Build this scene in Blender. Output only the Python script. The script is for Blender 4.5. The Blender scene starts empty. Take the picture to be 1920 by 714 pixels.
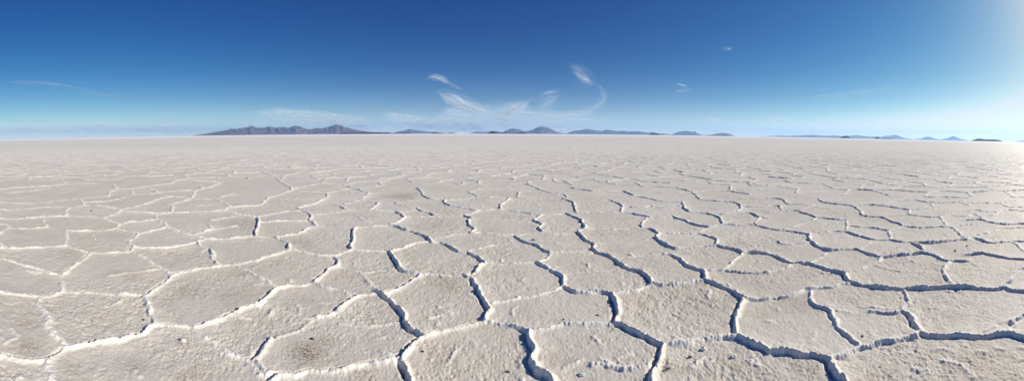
SUN_AZ_DEG, SUN_EL_DEG, SUN_STRENGTH = 93.5, 30.0, 5.0
SKY_AIR, SKY_DUST, SKY_OZONE = 1.0, 10.0, 2.0
SKY_POW, SKY_MUL = (2.25, 1.5, .87), (1.03, .90, .73)
HORIZON_H, HORIZON_COL = .040, (1.06, .99, .75)
FAR_BRIGHT = .7
SKY_STRENGTH = .1
EXPOSURE = 0.0
D_AZ, D_R = .0027, .0038
PLATE_A, PLATE_B, PLATE_C, PLATE_D, PLATE_E = (.67, .61, .505), (.735, .68, .58), (.53, .46, .36), (.47, .405, .32), (.80, .755, .67)
PLATE_F = (.61, .53, .425)
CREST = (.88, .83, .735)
GRAIN = .00145
ROCK_COL = ((.105, .075, .085), (.19, .14, .13))
ISLE_COL = ((.045, .038, .034), (.08, .068, .058))
HAZE_DENSITY, HAZE_G, HAZE_COL = 2.75e-5, .35, (.36, .61, .92)
CLOUDS = [
 ([('815,165 840,181 865,195 895,207 925,219 950,234', 18, .7, .25, .4), ('818,172 845,190 872,203 905,216', 8, .55, .3, .5), ('835,172 870,192 905,204 935,211', 7, .45, .3, .5)], 'brightest slanted cirrus streak, falling to the right above the left of the central mountains', None),
 ([('822,206 855,212 880,221 905,235', 12, .9, .3, .4), ('808,214 845,226 880,243', 11, .8, .3, .4), ('840,220 880,236 915,246', 15, .9, .3, .3)], 'lower cirrus streaks under the brightest slanted one, fanning down to the horizon', None),
 ([('793,147 818,146 838,152 852,160', 9, .5, .35, .4), ('800,143 825,146 842,155', 6, .4, .35, .4), ('835,153 855,163 880,172', 6, .22, .3, .6)], 'small white cirrus wisp with a trailing tail, above the brightest slanted streak', None),
 ([('915,238 945,222 970,204 992,181', 22, .65, .3, .4), ('930,236 960,214 985,196 1003,178', 11, .5, .3, .5), ('905,232 935,214 960,204 985,200', 13, .45, .3, .5)], 'soft cirrus plume rising to the right from the cloud fan', None),
 ([('1000,205 1028,190 1056,172', 26, .17, .4, .5), ('1008,180 1032,173 1060,170', 6, .25, .35, .5), ('1015,190 1040,182 1062,178', 8, .16, .35, .5)], 'faint feathery cirrus patch left of the hooked streak', None),
 ([('1060,112 1082,132 1102,150 1126,168', 20, .17, .4, .45), ('1072,122 1092,142 1114,157', 8, .30, .3, .4), ('1078,134 1098,150 1118,160', 6, .32, .3, .5)], 'feathered head of the hooked cirrus, highest cloud in the middle of the sky', None),
 ([('1100,145 1122,162 1132,180 1121,197 1096,209 1062,217 1028,222 992,226', 10, .24, .3, .3), ('1050,218 1020,219 990,222', 5, .28, .3, .4)], 'long thin cirrus hook curving down to the left under its feathered head', None),
 ([('712,215 753,222 800,229 860,241', 14, .9, .2, .3), ('745,228 820,236 890,245', 12, .8, .3, .3), ('720,221 770,232 830,244', 10, .4, .3, .3)], 'cirrus band low over the small pale blue mountain', None),
 ([('455,210 530,214 590,217 650,226 720,244', 13, .8, .25, .2), ('530,211 600,213 670,222 720,236', 7, .4, .3, .3), ('500,222 600,226 660,236 735,247', 13, .9, .3, .2), ('440,232 540,230 640,238', 12, .35, .3, .3)], 'long cirrus band over the right half of the big mountain range', None),
 ([('-40,249 60,245 180,242 300,243 400,244 470,246', 12, .7, .2, .3), ('60,238 180,235 300,236 430,233', 8, .35, .3, .35), ('-40,243 40,240 140,238', 8, .3, .2, .5)], 'flat pale cirrus bank along the horizon at left', None),
 ([('5,154 50,155 90,157 147,164 215,174', 5, .15, .15, .65), ('120,166 180,176 260,184', 5, .07, .3, .5)], 'thin faint cirrus line high at the left edge', None),
 ([('690,247 800,245 900,243 1000,243 1100,245 1210,248', 13, 1.1, .2, .2), ('850,232 915,234 985,236', 22, .8, .3, .3), ('770,243 850,226 930,214 1010,214 1070,226', 28, .62, .35, .35), ('925,242 1000,229 1080,221 1160,224', 18, .6, .3, .4), ('960,240 1060,238 1160,240 1260,244', 9, .35, .3, .3)], 'pale cirrus veil lying behind the central mountains', None),
 ([('985,238 1045,232 1115,223', 9, .35, .35, .45)], 'pale cirrus wedge above the tallest blue volcano', None),
 ([('1350,93 1362,91 1376,92', 5.5, .34, .45, .45)], 'tiny lone cloudlet high right of the hooked cirrus', None),
 ([('1264,155 1278,159 1293,162', 2.4, .6, .35, .35)], 'short sharp white cloud dash right of the hooked cirrus', None),
 ([('1255,174 1280,169 1310,165', 6, .16, .35, .45)], 'faint cloud smudge just under the sharp white dash', None),
 ([('1322,225 1343,224 1364,226', 5, .36, .35, .35)], 'leftmost of three small low cloud dashes right of the centre', None),
 ([('1380,223 1393,223 1406,223', 3, .25, .35, .35)], 'smallest, middle one of three low cloud dashes right of the centre', None),
 ([('1426,222 1450,222 1476,223', 4, .40, .35, .35)], 'rightmost of three small low cloud dashes right of the centre', None),
 ([('1470,192 1560,180 1640,168 1740,150', 8, .10, .35, .45)], 'long faint streak of cloud slanting up to the right edge', None),
]
# crack network of the crust, traced by eye: origin x, origin y, scale, then "strength: x,y x,y ..."
CRUST = [
(0, 480, 3.052, """
2: 0,213 60,222 130,228 215,238 255,240 300,228 350,208
3: 350,208 358,180 352,150 345,118
3: 345,118 395,85 430,50 490,10 515,-10
2: 0,15 80,40 200,75 330,108 345,115
2: 355,208 430,208 560,212 700,218 830,225
3: 225,238 240,285 270,350 285,420 320,470 345,500 365,545
3: -40,570 0,578 80,590 200,606 285,603 330,580 370,545
4: 370,540 450,530 560,505 680,490 800,455 850,420 885,390
4: 885,390 870,330 845,285 825,240
3: 825,240 870,205 930,160 985,115
2: 985,115 940,85 880,45 815,5 790,-10
3: 985,115 1040,95 1140,75 1260,60
3: 1260,60 1225,30 1205,0
2: 1260,60 1340,52 1420,40 1480,20
1: 620,110 690,98 800,85 900,75
2: 885,395 960,395 1050,405 1110,410
4: 1110,410 1200,380 1300,345 1400,305 1480,275
2: 1110,420 1190,480 1260,530 1360,580 1440,630 1490,680
3: 285,605 265,640 275,690 290,760
2: 1340,52 1420,90 1480,125
1: 1400,580 1470,570
"""),
(480, 480, 3.052, """
2: 0,35 50,15 100,-5
4: 380,-5 430,8 470,30 465,60
3: 465,60 410,80 370,120 335,150
2: 335,150 270,165 180,175
4: 180,175 120,195 60,240 20,280 0,287
2: 0,120 60,150 130,180 180,175
2: 335,155 400,180 490,205 560,225 580,235
3: 580,235 530,270 480,305 430,335 350,355
1: 350,355 290,395 250,425 130,465 85,480
3: 85,480 50,525 20,570 -10,600
1: 60,285 130,310 220,340 290,365 330,360
1: 580,235 640,222 700,215 740,235
4: 690,205 740,235 790,280 830,330 850,380 890,420 930,450 970,470
3: 740,228 800,195 870,160 945,110
4: 945,110 880,95 830,75 800,30 775,-5
1: 470,65 560,80 620,95 720,82 820,75
1: 600,95 640,140 690,205
2: 945,110 1000,105 1080,115 1190,112
4: 1190,112 1240,100 1270,70 1310,45
4: 1310,45 1280,15 1230,-5
1: 1310,45 1380,50 1465,45
4: 1190,112 1240,140 1270,190 1300,250 1320,300 1310,370
3: 1320,380 1240,395 1170,420 1100,430 1030,445 980,465
4: 970,470 920,495 880,540 830,600
3: 1320,375 1390,390 1465,405
2: 1350,275 1410,262 1470,250
4: 830,600 860,650 880,720 890,780
3: 830,600 760,605 680,615 600,635 520,655 440,665 320,665 240,685 150,695 100,715 60,740
3: 0,600 40,660 100,690
1: 480,390 600,400 760,395 850,385
"""),
(960, 480, 3.052, """
2: 0,45 60,42 145,42
3: 145,42 190,65 250,95 290,125 295,175
2: 145,42 185,25 220,-5
2: 295,180 210,210 130,235 50,245 0,255
3: 295,180 350,200 430,215 460,206
3: 460,206 520,215 575,225
4: 575,225 595,270 605,320 590,390
2: 575,220 650,212 740,190 800,165
4: 800,165 780,130 740,95 680,85 630,55 600,25 540,-5
3: 800,163 880,165 1000,158 1100,145
4: 1105,145 1110,110 1095,85
3: 1095,85 1030,65 970,35 920,0 870,-5
4: 1105,145 1180,170 1260,200 1310,235 1345,250
3: 1345,250 1400,250 1465,245
4: 1325,250 1300,300 1280,360 1275,420 1290,465
3: 590,395 500,400 420,400 340,395
2: 340,395 280,395 200,420 130,425
4: 0,410 60,425 100,440
4: 100,440 90,490 115,540 120,600 150,650 220,700 240,740
4: 590,395 640,410 700,440 770,475 830,505 870,520
4: 870,520 845,560 825,620 810,680 805,720 800,780
3: 880,515 960,510 1050,495 1150,480 1290,470
4: 1300,475 1360,500 1430,535 1480,560
2: 460,630 540,632 640,645 700,650 800,635
1: 300,105 400,95 540,80 610,60
2: 1215,75 1250,40 1300,5
2: 1140,85 1215,80 1280,90 1350,100 1465,95
1: 600,15 700,8 770,0
"""),
(1440, 480, 3.052, """
3: 30,-5 90,20 160,42 235,45 300,65 380,92
4: 380,92 430,105 460,140 490,160
2: 0,95 60,80 140,55 200,45
3: 0,245 70,242 130,228 200,205 290,190 380,178 460,160
4: 490,158 560,175 650,185 770,192 850,185 920,185 1050,178 1170,185 1280,195 1340,180
2: 440,95 520,75 600,45 650,20
1: 620,50 700,75 790,85 870,85
3: 1045,155 1020,125 1005,85 1040,35
3: 950,-5 1000,20 1060,28 1145,28
3: 1340,175 1390,140 1430,100 1480,55
3: 1340,180 1400,200 1480,208
3: 1290,0 1380,12 1480,22
2: 780,195 785,240 795,275 760,310
3: 765,315 800,335 830,380 870,430
2: 765,318 700,325 640,322 590,325
2: 245,210 255,260 280,295 350,315 380,370 400,420 450,455 490,490 520,510
3: 870,435 820,460 740,480 650,500 560,525 480,550 430,575 360,595
4: 870,435 920,455 1000,458 1080,455 1200,460 1300,455 1380,450 1420,465 1490,478
4: 0,560 80,555 180,565 260,580 330,598 360,600
4: 355,600 365,650 400,690 440,720 470,770
2: 1380,445 1400,400 1380,380 1420,360 1470,335
1: 350,315 420,320 470,330
1: 980,595 1060,615 1120,650 1170,700
1: 560,300 640,300 730,305
"""),
(0, 280, 3.246, """
3: -20,600 60,605 200,602 300,592 395,590
3: 395,590 405,545 400,495
3: 400,495 480,498 620,495 715,485
3: 0,420 130,422 240,415 300,410 395,408
3: 0,515 40,490 60,482 160,485 285,478
2: 285,478 265,440 275,420 300,410
2: 60,482 40,460 0,455
3: 15,605 0,565
3: 395,408 405,380 420,358
2: 420,358 480,350 510,345
3: 510,345 500,315 490,305
2: 0,370 80,368 200,358 280,350 340,352 420,350
2: 0,325 160,328 300,318 440,305 500,300 600,290 660,285
3: 510,325 620,320 680,312 750,298
2: 740,295 830,275 960,268
2: 510,345 600,348 700,362 735,372
3: 735,372 800,355 880,335 960,305 1030,290
3: 635,418 690,400 735,375
2: 395,408 500,408 630,418
3: 630,420 680,440 720,455 715,485
3: 725,465 780,445 860,438 950,428
3: 735,378 830,382 970,390
3: 950,425 945,405 970,392
3: 970,392 1050,385 1200,380 1365,372
3: 950,428 985,445 1010,470
3: 1010,475 930,495 860,510 840,515
2: 715,485 780,500 845,508
3: 840,515 810,545 785,570 810,590 820,600
3: 820,602 900,605 1030,598 1130,580 1190,565
3: 810,605 780,625 690,630 560,632
2: 395,592 460,605 530,628 560,632
3: 550,632 520,655 505,675
2: 815,630 867,655
3: 1010,475 1060,490 1130,515 1190,525
3: 1180,520 1240,547 1200,565
3: 1240,545 1350,548 1440,540 1530,530
4: 1200,565 1240,595 1270,610 1300,650
3: 1190,520 1240,500 1320,485 1440,468
2: 1300,485 1270,460
2: 1285,435 1370,420 1470,400
3: 1365,375 1430,390 1520,405 1558,412
3: 1365,372 1410,352 1558,345
3: 1410,352 1350,325 1295,300
3: 1045,385 1045,345 1025,335
3: 1045,335 1120,315 1200,298
2: 1200,300 1300,300 1400,275 1430,270
3: 1165,295 1180,270 1190,250
2: 1190,252 1240,240
3: 1220,225 1240,240 1340,205
2: 960,268 1010,285 1100,292 1165,295
2: 960,268 1010,258 1190,250
3: 890,230 930,245 960,265
3: 890,230 950,220 1030,212 1060,195 1130,185 1330,200
2: 400,215 520,208 610,212
3: 690,215 710,240 670,260 660,285
3: 710,240 800,240 890,232
3: 0,245 130,232 280,225 400,215
2: 40,265 160,255 300,235
2: 800,240 810,270
1: 1190,345 1290,335 1400,325
2: 375,185 400,205
2: 0,190 90,180 240,160
"""),
(480, 280, 3.246, """
3: 0,345 40,330 75,295 100,290 215,250
3: 215,250 210,235 160,205 125,180
2: 225,240 300,225 400,205
2: 400,205 440,175 480,165
3: 400,208 530,218 590,238 690,265
2: 530,218 640,195
2: 265,255 400,262 435,268
2: 435,290 440,265 520,250 590,238 750,225 760,215
3: 435,290 380,320 350,335 250,358
1: 100,300 250,300 380,300 435,300
2: 690,265 640,300 540,330
3: 250,358 290,378 325,395 335,415 325,435
3: 0,412 80,395 170,380 270,375
4: 10,412 15,445 0,500 0,530
3: 15,450 130,440 300,435
3: 325,435 370,465
1: 370,465 400,468 540,470
3: 370,465 310,485 250,515 130,532
1: 0,535 80,538 120,540
4: 115,540 160,560 205,580 200,610
3: 210,615 140,640 70,660 0,685
3: 230,615 290,630 370,645 430,650
2: 340,400 450,388 550,370
3: 475,335 510,345 555,368
2: 555,370 630,365 690,370
3: 700,365 745,330
2: 745,328 700,315 630,305
3: 690,370 760,375 840,380 880,395 905,415
3: 905,415 870,440 810,462
2: 880,385 960,372 980,365
3: 980,355 990,370 1050,385 1110,412
2: 840,325 910,345 980,360
3: 810,462 740,470 650,475 610,480
4: 610,480 590,500 595,540 575,590 585,605
3: 585,610 530,630 480,650 430,650
2: 585,610 660,618 740,622 815,625
4: 815,625 824,644
3: 835,620 900,605 960,580 1040,568
4: 810,462 870,480 940,500 1010,525 1060,555 1075,575
3: 1075,570 1130,580 1200,605 1250,625 1290,630
4: 1290,630 1308,644
2: 1300,620 1380,600 1440,590
1: 1440,590 1500,580 1558,580
2: 1090,548 1170,530 1250,515 1310,510
4: 1310,510 1330,485 1300,460 1290,430 1310,425 1270,405
3: 1310,510 1400,515 1480,522 1558,525
1: 1110,412 1200,410 1280,402
3: 1280,405 1350,375 1360,372
3: 1150,310 1145,325 1190,345 1270,358 1355,375
2: 1150,315 1230,305 1350,290
2: 1360,375 1440,365 1490,368
3: 1490,360 1490,335 1530,310 1540,300
2: 1350,288 1420,295 1540,300
3: 980,238 1005,255 1020,285 1050,298 1130,305
2: 1300,262 1330,275 1350,288
2: 1300,262 1360,238
2: 640,300 720,320 745,330
1: 750,325 850,325 1000,305
1: 610,400 650,430 690,440
2: 905,410 1000,412 1110,412
1: 1320,430 1440,432 1558,430
1: 690,268 820,270
2: 760,215 755,200 850,170 940,150
2: 1110,190 1200,205 1250,215 1260,200
"""),
(960, 280, 3.246, """
2: 0,375 60,382 180,400 330,395
3: 180,402 140,430 180,455 160,485 185,500
4: 330,395 380,415 425,440 440,475 400,510
4: 400,510 440,545 500,580 490,605
4: 490,605 540,630 575,644
4: 20,530 80,570 150,590 235,635
2: 20,528 80,520 140,510
2: 140,510 220,518 330,515 400,510
2: 240,632 370,630 490,627
3: 370,320 380,350 390,380
3: 305,300 345,312 370,320
3: 395,385 480,385 600,388 720,392 770,402 840,415
2: 840,415 900,415 980,408
3: 980,408 1040,430 1110,458 1200,475
2: 820,420 800,440 790,470 795,485
2: 440,490 520,490 620,490 720,485 800,483
3: 800,483 850,490 890,515 900,520
4: 895,520 880,545 930,580 995,610
2: 905,518 1000,515 1060,515 1130,510
3: 1130,510 1190,525 1235,545 1245,585
3: 1000,608 1100,600 1240,590
4: 1245,588 1310,600 1370,615 1405,630
4: 1405,630 1480,630 1558,632
2: 1405,632 1383,654
2: 665,665 740,658 830,648 900,640 980,645
1: 385,315 480,312 590,308
3: 590,308 640,325 670,345 665,380
3: 670,350 760,352 850,348 1040,345
4: 1040,320 1045,350 1080,380
3: 880,312 960,318 1040,320
3: 730,285 810,295 880,310
3: 675,255 740,280
3: 1080,382 1150,388 1210,395 1260,415 1285,455
2: 1285,458 1200,475
3: 1300,458 1400,460 1480,458
2: 1285,455 1330,435
2: 1200,475 1130,510
3: 1100,260 1145,303
2: 900,265 1000,265 1100,262
3: 1145,305 1250,315 1350,322
3: 1350,322 1395,345 1370,380
3: 1280,395 1370,388 1450,388 1500,410 1558,420
3: 1510,415 1480,455 1558,482
3: 1395,345 1480,348 1558,345
2: 1400,300 1480,298 1558,297
1: 1245,540 1330,528 1365,525 1395,540
1: 1395,515 1480,500 1530,490
3: 1330,228 1335,255 1445,275
3: 1010,235 1060,250 1100,260
3: 1100,258 1220,252 1335,255
2: 500,180 520,195 620,205 720,205
3: 755,205 790,225 860,228 1010,235
3: 360,235 440,250 530,258 675,255
3: 250,180 265,200 340,208 370,218
2: 35,290 45,260 110,258
2: 320,275 335,292
2: 160,240 240,265 320,272
1: 35,292 150,298 305,302
2: 70,205 165,242
3: 1440,205 1460,220 1558,222
1: 510,570 600,572 700,568 880,548
2: 1200,208 1330,220
2: 1558,245 1340,248
"""),
(1440, 280, 3.246, """
3: 0,343 70,347 85,370
2: 100,372 40,380 0,383
3: 100,372 180,375 230,392 300,415
3: 0,298 90,305 115,330 200,335 270,340
3: 310,300 330,320 420,335 510,345
2: 200,368 240,355 275,345
1: 275,350 380,362 500,350
3: 510,345 560,375 575,405
3: 300,415 400,425 480,430
2: 480,430 475,490
2: 100,485 180,462 240,445 295,418
3: 0,482 80,490 160,502 250,520
4: 250,520 250,555 270,570
2: 260,520 320,508 400,500 460,500
3: 460,500 540,525 630,548 740,548
2: 270,568 180,575 100,582 60,562
4: 270,570 310,600 370,618 450,612 540,610
3: 540,610 600,635 690,655
4: 690,655 740,655 830,640 930,628
3: 690,660 666,686
3: 0,635 32,644
2: 250,695 300,670 350,640
1: 550,610 600,580 640,550
2: 490,465 580,475 660,485 760,495
3: 575,405 630,412 690,415
3: 690,415 740,435 800,455 825,470
2: 825,470 790,485 745,495 740,520 745,545
2: 690,412 780,405 860,400
3: 860,400 860,370
3: 510,345 600,340 700,345 790,358 860,370
3: 860,370 960,362 1040,352
2: 700,335 780,315 890,310 980,325 1000,345
3: 870,400 960,410 1050,412
2: 1050,412 1115,395
2: 1115,395 1150,405 1220,408
2: 1045,415 1080,455 1090,470
3: 825,470 960,478 1090,470
3: 740,548 820,560 880,565
4: 880,565 980,570 1080,562 1160,552 1210,550
4: 880,570 930,595 945,615
3: 945,628 1010,644
2: 1090,470 1130,480 1165,515 1200,540
2: 1130,470 1190,460 1245,455
2: 1220,525 1300,515 1380,495
3: 1210,550 1240,530 1280,550 1345,568 1450,562 1575,558
4: 1210,645 1300,635 1371,650
2: 1500,570 1558,620
3: 1220,430 1300,430 1360,445 1440,455 1575,450
2: 1230,375 1280,370 1320,382 1390,385 1380,400 1300,415
3: 1390,382 1470,372 1575,378
2: 1300,415 1250,390
2: 1380,495 1430,480 1575,472
2: 1420,328 1460,350 1575,350
2: 1220,328 1330,328 1440,325 1510,315
2: 1165,320 1220,340
3: 900,310 1000,325 1165,320 1190,315
3: 960,290 1080,292 1220,298
"""),
]
import bpy, bmesh, math, random
import numpy as np
from mathutils import Vector, Matrix, Euler

random.seed(7)
rng = np.random.default_rng(11)
R = math.radians
SC = bpy.context.scene
COL = SC.collection

# ------------------------------------------------------------------ camera
W, H = 1920.0, 714.0
FPX = 667.0                    # pixels per radian of the cylindrical panorama
EYE = 1.6
Y0 = 265.7                     # row of the camera axis
PITCH, ROLL = 15.0 / FPX, 2.5 / FPX
cam_d = bpy.data.cameras.new('camera')
cam = bpy.data.objects.new('camera', cam_d)
COL.objects.link(cam)
cam.location = (0, 0, EYE)
ROT = Euler((math.pi / 2 - PITCH, 0, 0)).to_matrix() @ Matrix.Rotation(ROLL, 3, 'Z')
cam.rotation_euler = ROT.to_euler()
cam_d.type = 'PANO'
cam_d.panorama_type = 'CENTRAL_CYLINDRICAL'
cam_d.central_cylindrical_radius = 1.0
cam_d.central_cylindrical_range_u_min = -W / 2 / FPX
cam_d.central_cylindrical_range_u_max = W / 2 / FPX
cam_d.central_cylindrical_range_v_min = -(H - Y0) / FPX
cam_d.central_cylindrical_range_v_max = Y0 / FPX
cam_d.clip_start = 0.05
cam_d.clip_end = 2e6
SC.camera = cam
RN = np.array(ROT)


def ray(x, y):
    """world direction of a photograph pixel"""
    x = np.asarray(x, float); y = np.asarray(y, float)
    p = (x - W / 2) / FPX
    d = np.stack([np.sin(p), (Y0 - y) / FPX, -np.cos(p)], -1)
    return d @ RN.T


def ground(x, y):
    """point of the ground (z = 0) that a photograph pixel shows"""
    d = ray(x, y)
    t = EYE / np.maximum(-d[..., 2], 1e-5)
    return d[..., :2] * t[..., None]


def pixel(P):
    """photograph pixel of points (N, 3)"""
    q = (P - np.array([0, 0, EYE])) @ RN
    p = np.arctan2(q[:, 0], -q[:, 2])
    v = q[:, 1] / np.hypot(q[:, 0], q[:, 2])
    return p * FPX + W / 2, Y0 - v * FPX


def azimuth(x):
    d = ray(np.asarray(x, float), np.full(np.shape(x), 252.0))
    return np.arctan2(d[..., 0], d[..., 1])


# ------------------------------------------------------------------ tags
def tag(o, label=None, cat=None, group=None, kind=None):
    if label: o['label'] = label
    if cat: o['category'] = cat
    if group: o['group'] = group
    if kind: o['kind'] = kind
    return o


# ------------------------------------------------------------------ numpy noise
def _hash(ix, iy, seed):
    h = (ix.astype(np.int64) * 374761393 + iy.astype(np.int64) * 668265263 + seed * 1274126177) & 0xffffffff
    h = ((h ^ (h >> 13)) * 1274126177) & 0xffffffff
    return (h ^ (h >> 16)) & 0xffffffff


def perlin(x, y, seed=0):
    x = np.asarray(x, np.float64); y = np.asarray(y, np.float64)
    ix = np.floor(x); iy = np.floor(y)
    fx = x - ix; fy = y - iy
    u = fx * fx * fx * (fx * (fx * 6 - 15) + 10); v = fy * fy * fy * (fy * (fy * 6 - 15) + 10)

    def g(dx, dy):
        a = _hash(ix + dx, iy + dy, seed) * (2 * math.pi / 4294967296.0)
        return np.cos(a) * (fx - dx) + np.sin(a) * (fy - dy)
    a = g(0, 0); b = g(1, 0); c = g(0, 1); d = g(1, 1)
    return (a + (b - a) * u + (c - a) * v + (a - b - c + d) * u * v) * 1.5


def fbm(x, y, seed=0, octaves=4, gain=.5):
    s = 0; amp = 1; f = 1
    for k in range(octaves):
        s = s + amp * perlin(x * f, y * f, seed + k * 17); amp *= gain; f *= 2.03
    return s


def worley(x, y, seed=0):
    ix = np.floor(x); iy = np.floor(y)
    best = np.full(x.shape, 9.0)
    for dx in (-1, 0, 1):
        for dy in (-1, 0, 1):
            cx = ix + dx; cy = iy + dy
            px = cx + _hash(cx, cy, seed) / 4294967296.0
            py = cy + _hash(cx, cy, seed + 91) / 4294967296.0
            best = np.minimum(best, (px - x) ** 2 + (py - y) ** 2)
    return np.sqrt(best)


# ------------------------------------------------------------------ node helpers
def new_mat(name):
    m = bpy.data.materials.new(name); m.use_nodes = True
    nt = m.node_tree; nt.nodes.clear()
    return m, nt


def node(nt, typ, **kw):
    n = nt.nodes.new(typ)
    for k, v in kw.items():
        if k.startswith('in_'):
            key = k[3:]
            key = int(key) if key.isdigit() else key.replace('_', ' ')
            n.inputs[key].default_value = v
        else:
            setattr(n, k, v)
    return n


def math_n(nt, op, a, b=None, clamp=False):
    n = nt.nodes.new('ShaderNodeMath'); n.operation = op; n.use_clamp = clamp
    for i, s in enumerate((a, b)):
        if s is None: continue
        if isinstance(s, (int, float)): n.inputs[i].default_value = s
        else: nt.links.new(s, n.inputs[i])
    return n.outputs[0]


def mix_c(nt, fac, a, b):
    n = nt.nodes.new('ShaderNodeMix'); n.data_type = 'RGBA'
    for s, i in ((fac, 0), (a, 6), (b, 7)):
        if isinstance(s, (int, float)): n.inputs[i].default_value = s
        elif isinstance(s, tuple): n.inputs[i].default_value = (*s, 1)
        else: nt.links.new(s, n.inputs[i])
    return n.outputs[2]


def ramp(nt, val, a, b, lo=0., hi=1.):
    n = nt.nodes.new('ShaderNodeMapRange'); n.interpolation_type = 'SMOOTHSTEP'
    nt.links.new(val, n.inputs[0])
    for i, v in ((1, a), (2, b), (3, lo), (4, hi)): n.inputs[i].default_value = v
    return n.outputs[0]


def noise_n(nt, vec, scale, detail=4, rough=.55):
    n = node(nt, 'ShaderNodeTexNoise', in_Scale=scale, in_Detail=detail, in_Roughness=rough)
    nt.links.new(vec, n.inputs['Vector'])
    return n.outputs['Fac']


def attr_n(nt, name):
    return node(nt, 'ShaderNodeAttribute', attribute_name=name).outputs['Fac']


# ------------------------------------------------------------------ sun, sky
SUN_AZ, SUN_EL = R(SUN_AZ_DEG), R(SUN_EL_DEG)
sdir = Vector((math.cos(SUN_EL) * math.sin(SUN_AZ), math.cos(SUN_EL) * math.cos(SUN_AZ), math.sin(SUN_EL)))
sun_d = bpy.data.lights.new('sun', 'SUN')
sun_d.energy = SUN_STRENGTH; sun_d.angle = R(0.5); sun_d.color = (1.0, .93, .815)
sun = bpy.data.objects.new('sun', sun_d); COL.objects.link(sun)
sun.rotation_euler = sdir.to_track_quat('Z', 'Y').to_euler()
sun.location = (0, 0, 50)

world = bpy.data.worlds.new('World'); SC.world = world
world.use_nodes = True
nt = world.node_tree; nt.nodes.clear()
sky = node(nt, 'ShaderNodeTexSky', sky_type='NISHITA', sun_disc=False, sun_elevation=SUN_EL, sun_rotation=SUN_AZ,
           altitude=3600, air_density=SKY_AIR, dust_density=SKY_DUST, ozone_density=SKY_OZONE)
bg = node(nt, 'ShaderNodeBackground', in_Strength=SKY_STRENGTH)
out = node(nt, 'ShaderNodeOutputWorld')
sep = node(nt, 'ShaderNodeSeparateColor'); com = node(nt, 'ShaderNodeCombineColor')
nt.links.new(sky.outputs[0], sep.inputs[0])
chan = []
for i in range(3):         # deep, saturated blue of the high plateau: each channel gets its own contrast
    v = math_n(nt, 'POWER', math_n(nt, 'MULTIPLY', sep.outputs[i], .1), SKY_POW[i])
    chan.append(math_n(nt, 'MULTIPLY', v, SKY_MUL[i] / SKY_STRENGTH))
chan[1] = math_n(nt, 'MINIMUM', chan[1], math_n(nt, 'MULTIPLY', chan[2], .95))
chan[0] = math_n(nt, 'MINIMUM', chan[0], math_n(nt, 'MULTIPLY', chan[1], .90))
for i in range(3): nt.links.new(chan[i], com.inputs[i])
tc = node(nt, 'ShaderNodeTexCoord'); sx = node(nt, 'ShaderNodeSeparateXYZ'); nt.links.new(tc.outputs['Generated'], sx.inputs[0])
low = math_n(nt, 'EXPONENT', math_n(nt, 'MULTIPLY', math_n(nt, 'MAXIMUM', sx.outputs[2], 0.0), -1 / HORIZON_H))   # milky air low over the plain
mixh = node(nt, 'ShaderNodeMix', data_type='RGBA', blend_type='ADD'); mixh.inputs[7].default_value = (*[c / SKY_STRENGTH for c in HORIZON_COL], 1)
nt.links.new(low, mixh.inputs[0]); nt.links.new(com.outputs[0], mixh.inputs[6])
nt.links.new(mixh.outputs[2], bg.inputs[0]); nt.links.new(bg.outputs[0], out.inputs[0])

# ------------------------------------------------------------------ the crack network as world polylines
STRONG = {1: (.009, .017), 2: (.017, .018), 3: (.0195, .022), 4: (.028, .022)}     # height, half width


def resample(P, step):
    """Catmull-Rom through P, then points every `step` metres"""
    P = np.asarray(P, float)
    if len(P) > 2:
        Q = np.vstack([2 * P[0] - P[1], P, 2 * P[-1] - P[-2]])
        t = np.linspace(0, 1, 9)[:-1][:, None]
        segs = []
        for i in range(1, len(Q) - 2):
            a, b, c, d = Q[i - 1], Q[i], Q[i + 1], Q[i + 2]
            segs.append(.5 * (2 * b + (c - a) * t + (2 * a - 5 * b + 4 * c - d) * t ** 2 + (3 * b - a - 3 * c + d) * t ** 3))
        P = np.vstack(segs + [Q[-2:-1]])
    L = np.concatenate([[0], np.cumsum(np.hypot(*np.diff(P, axis=0).T))])
    n = max(2, int(L[-1] / step) + 1)
    s = np.linspace(0, L[-1], n)
    return np.stack([np.interp(s, L, P[:, 0]), np.interp(s, L, P[:, 1])], -1), s


samples = []     # x, y, height, half width


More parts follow.
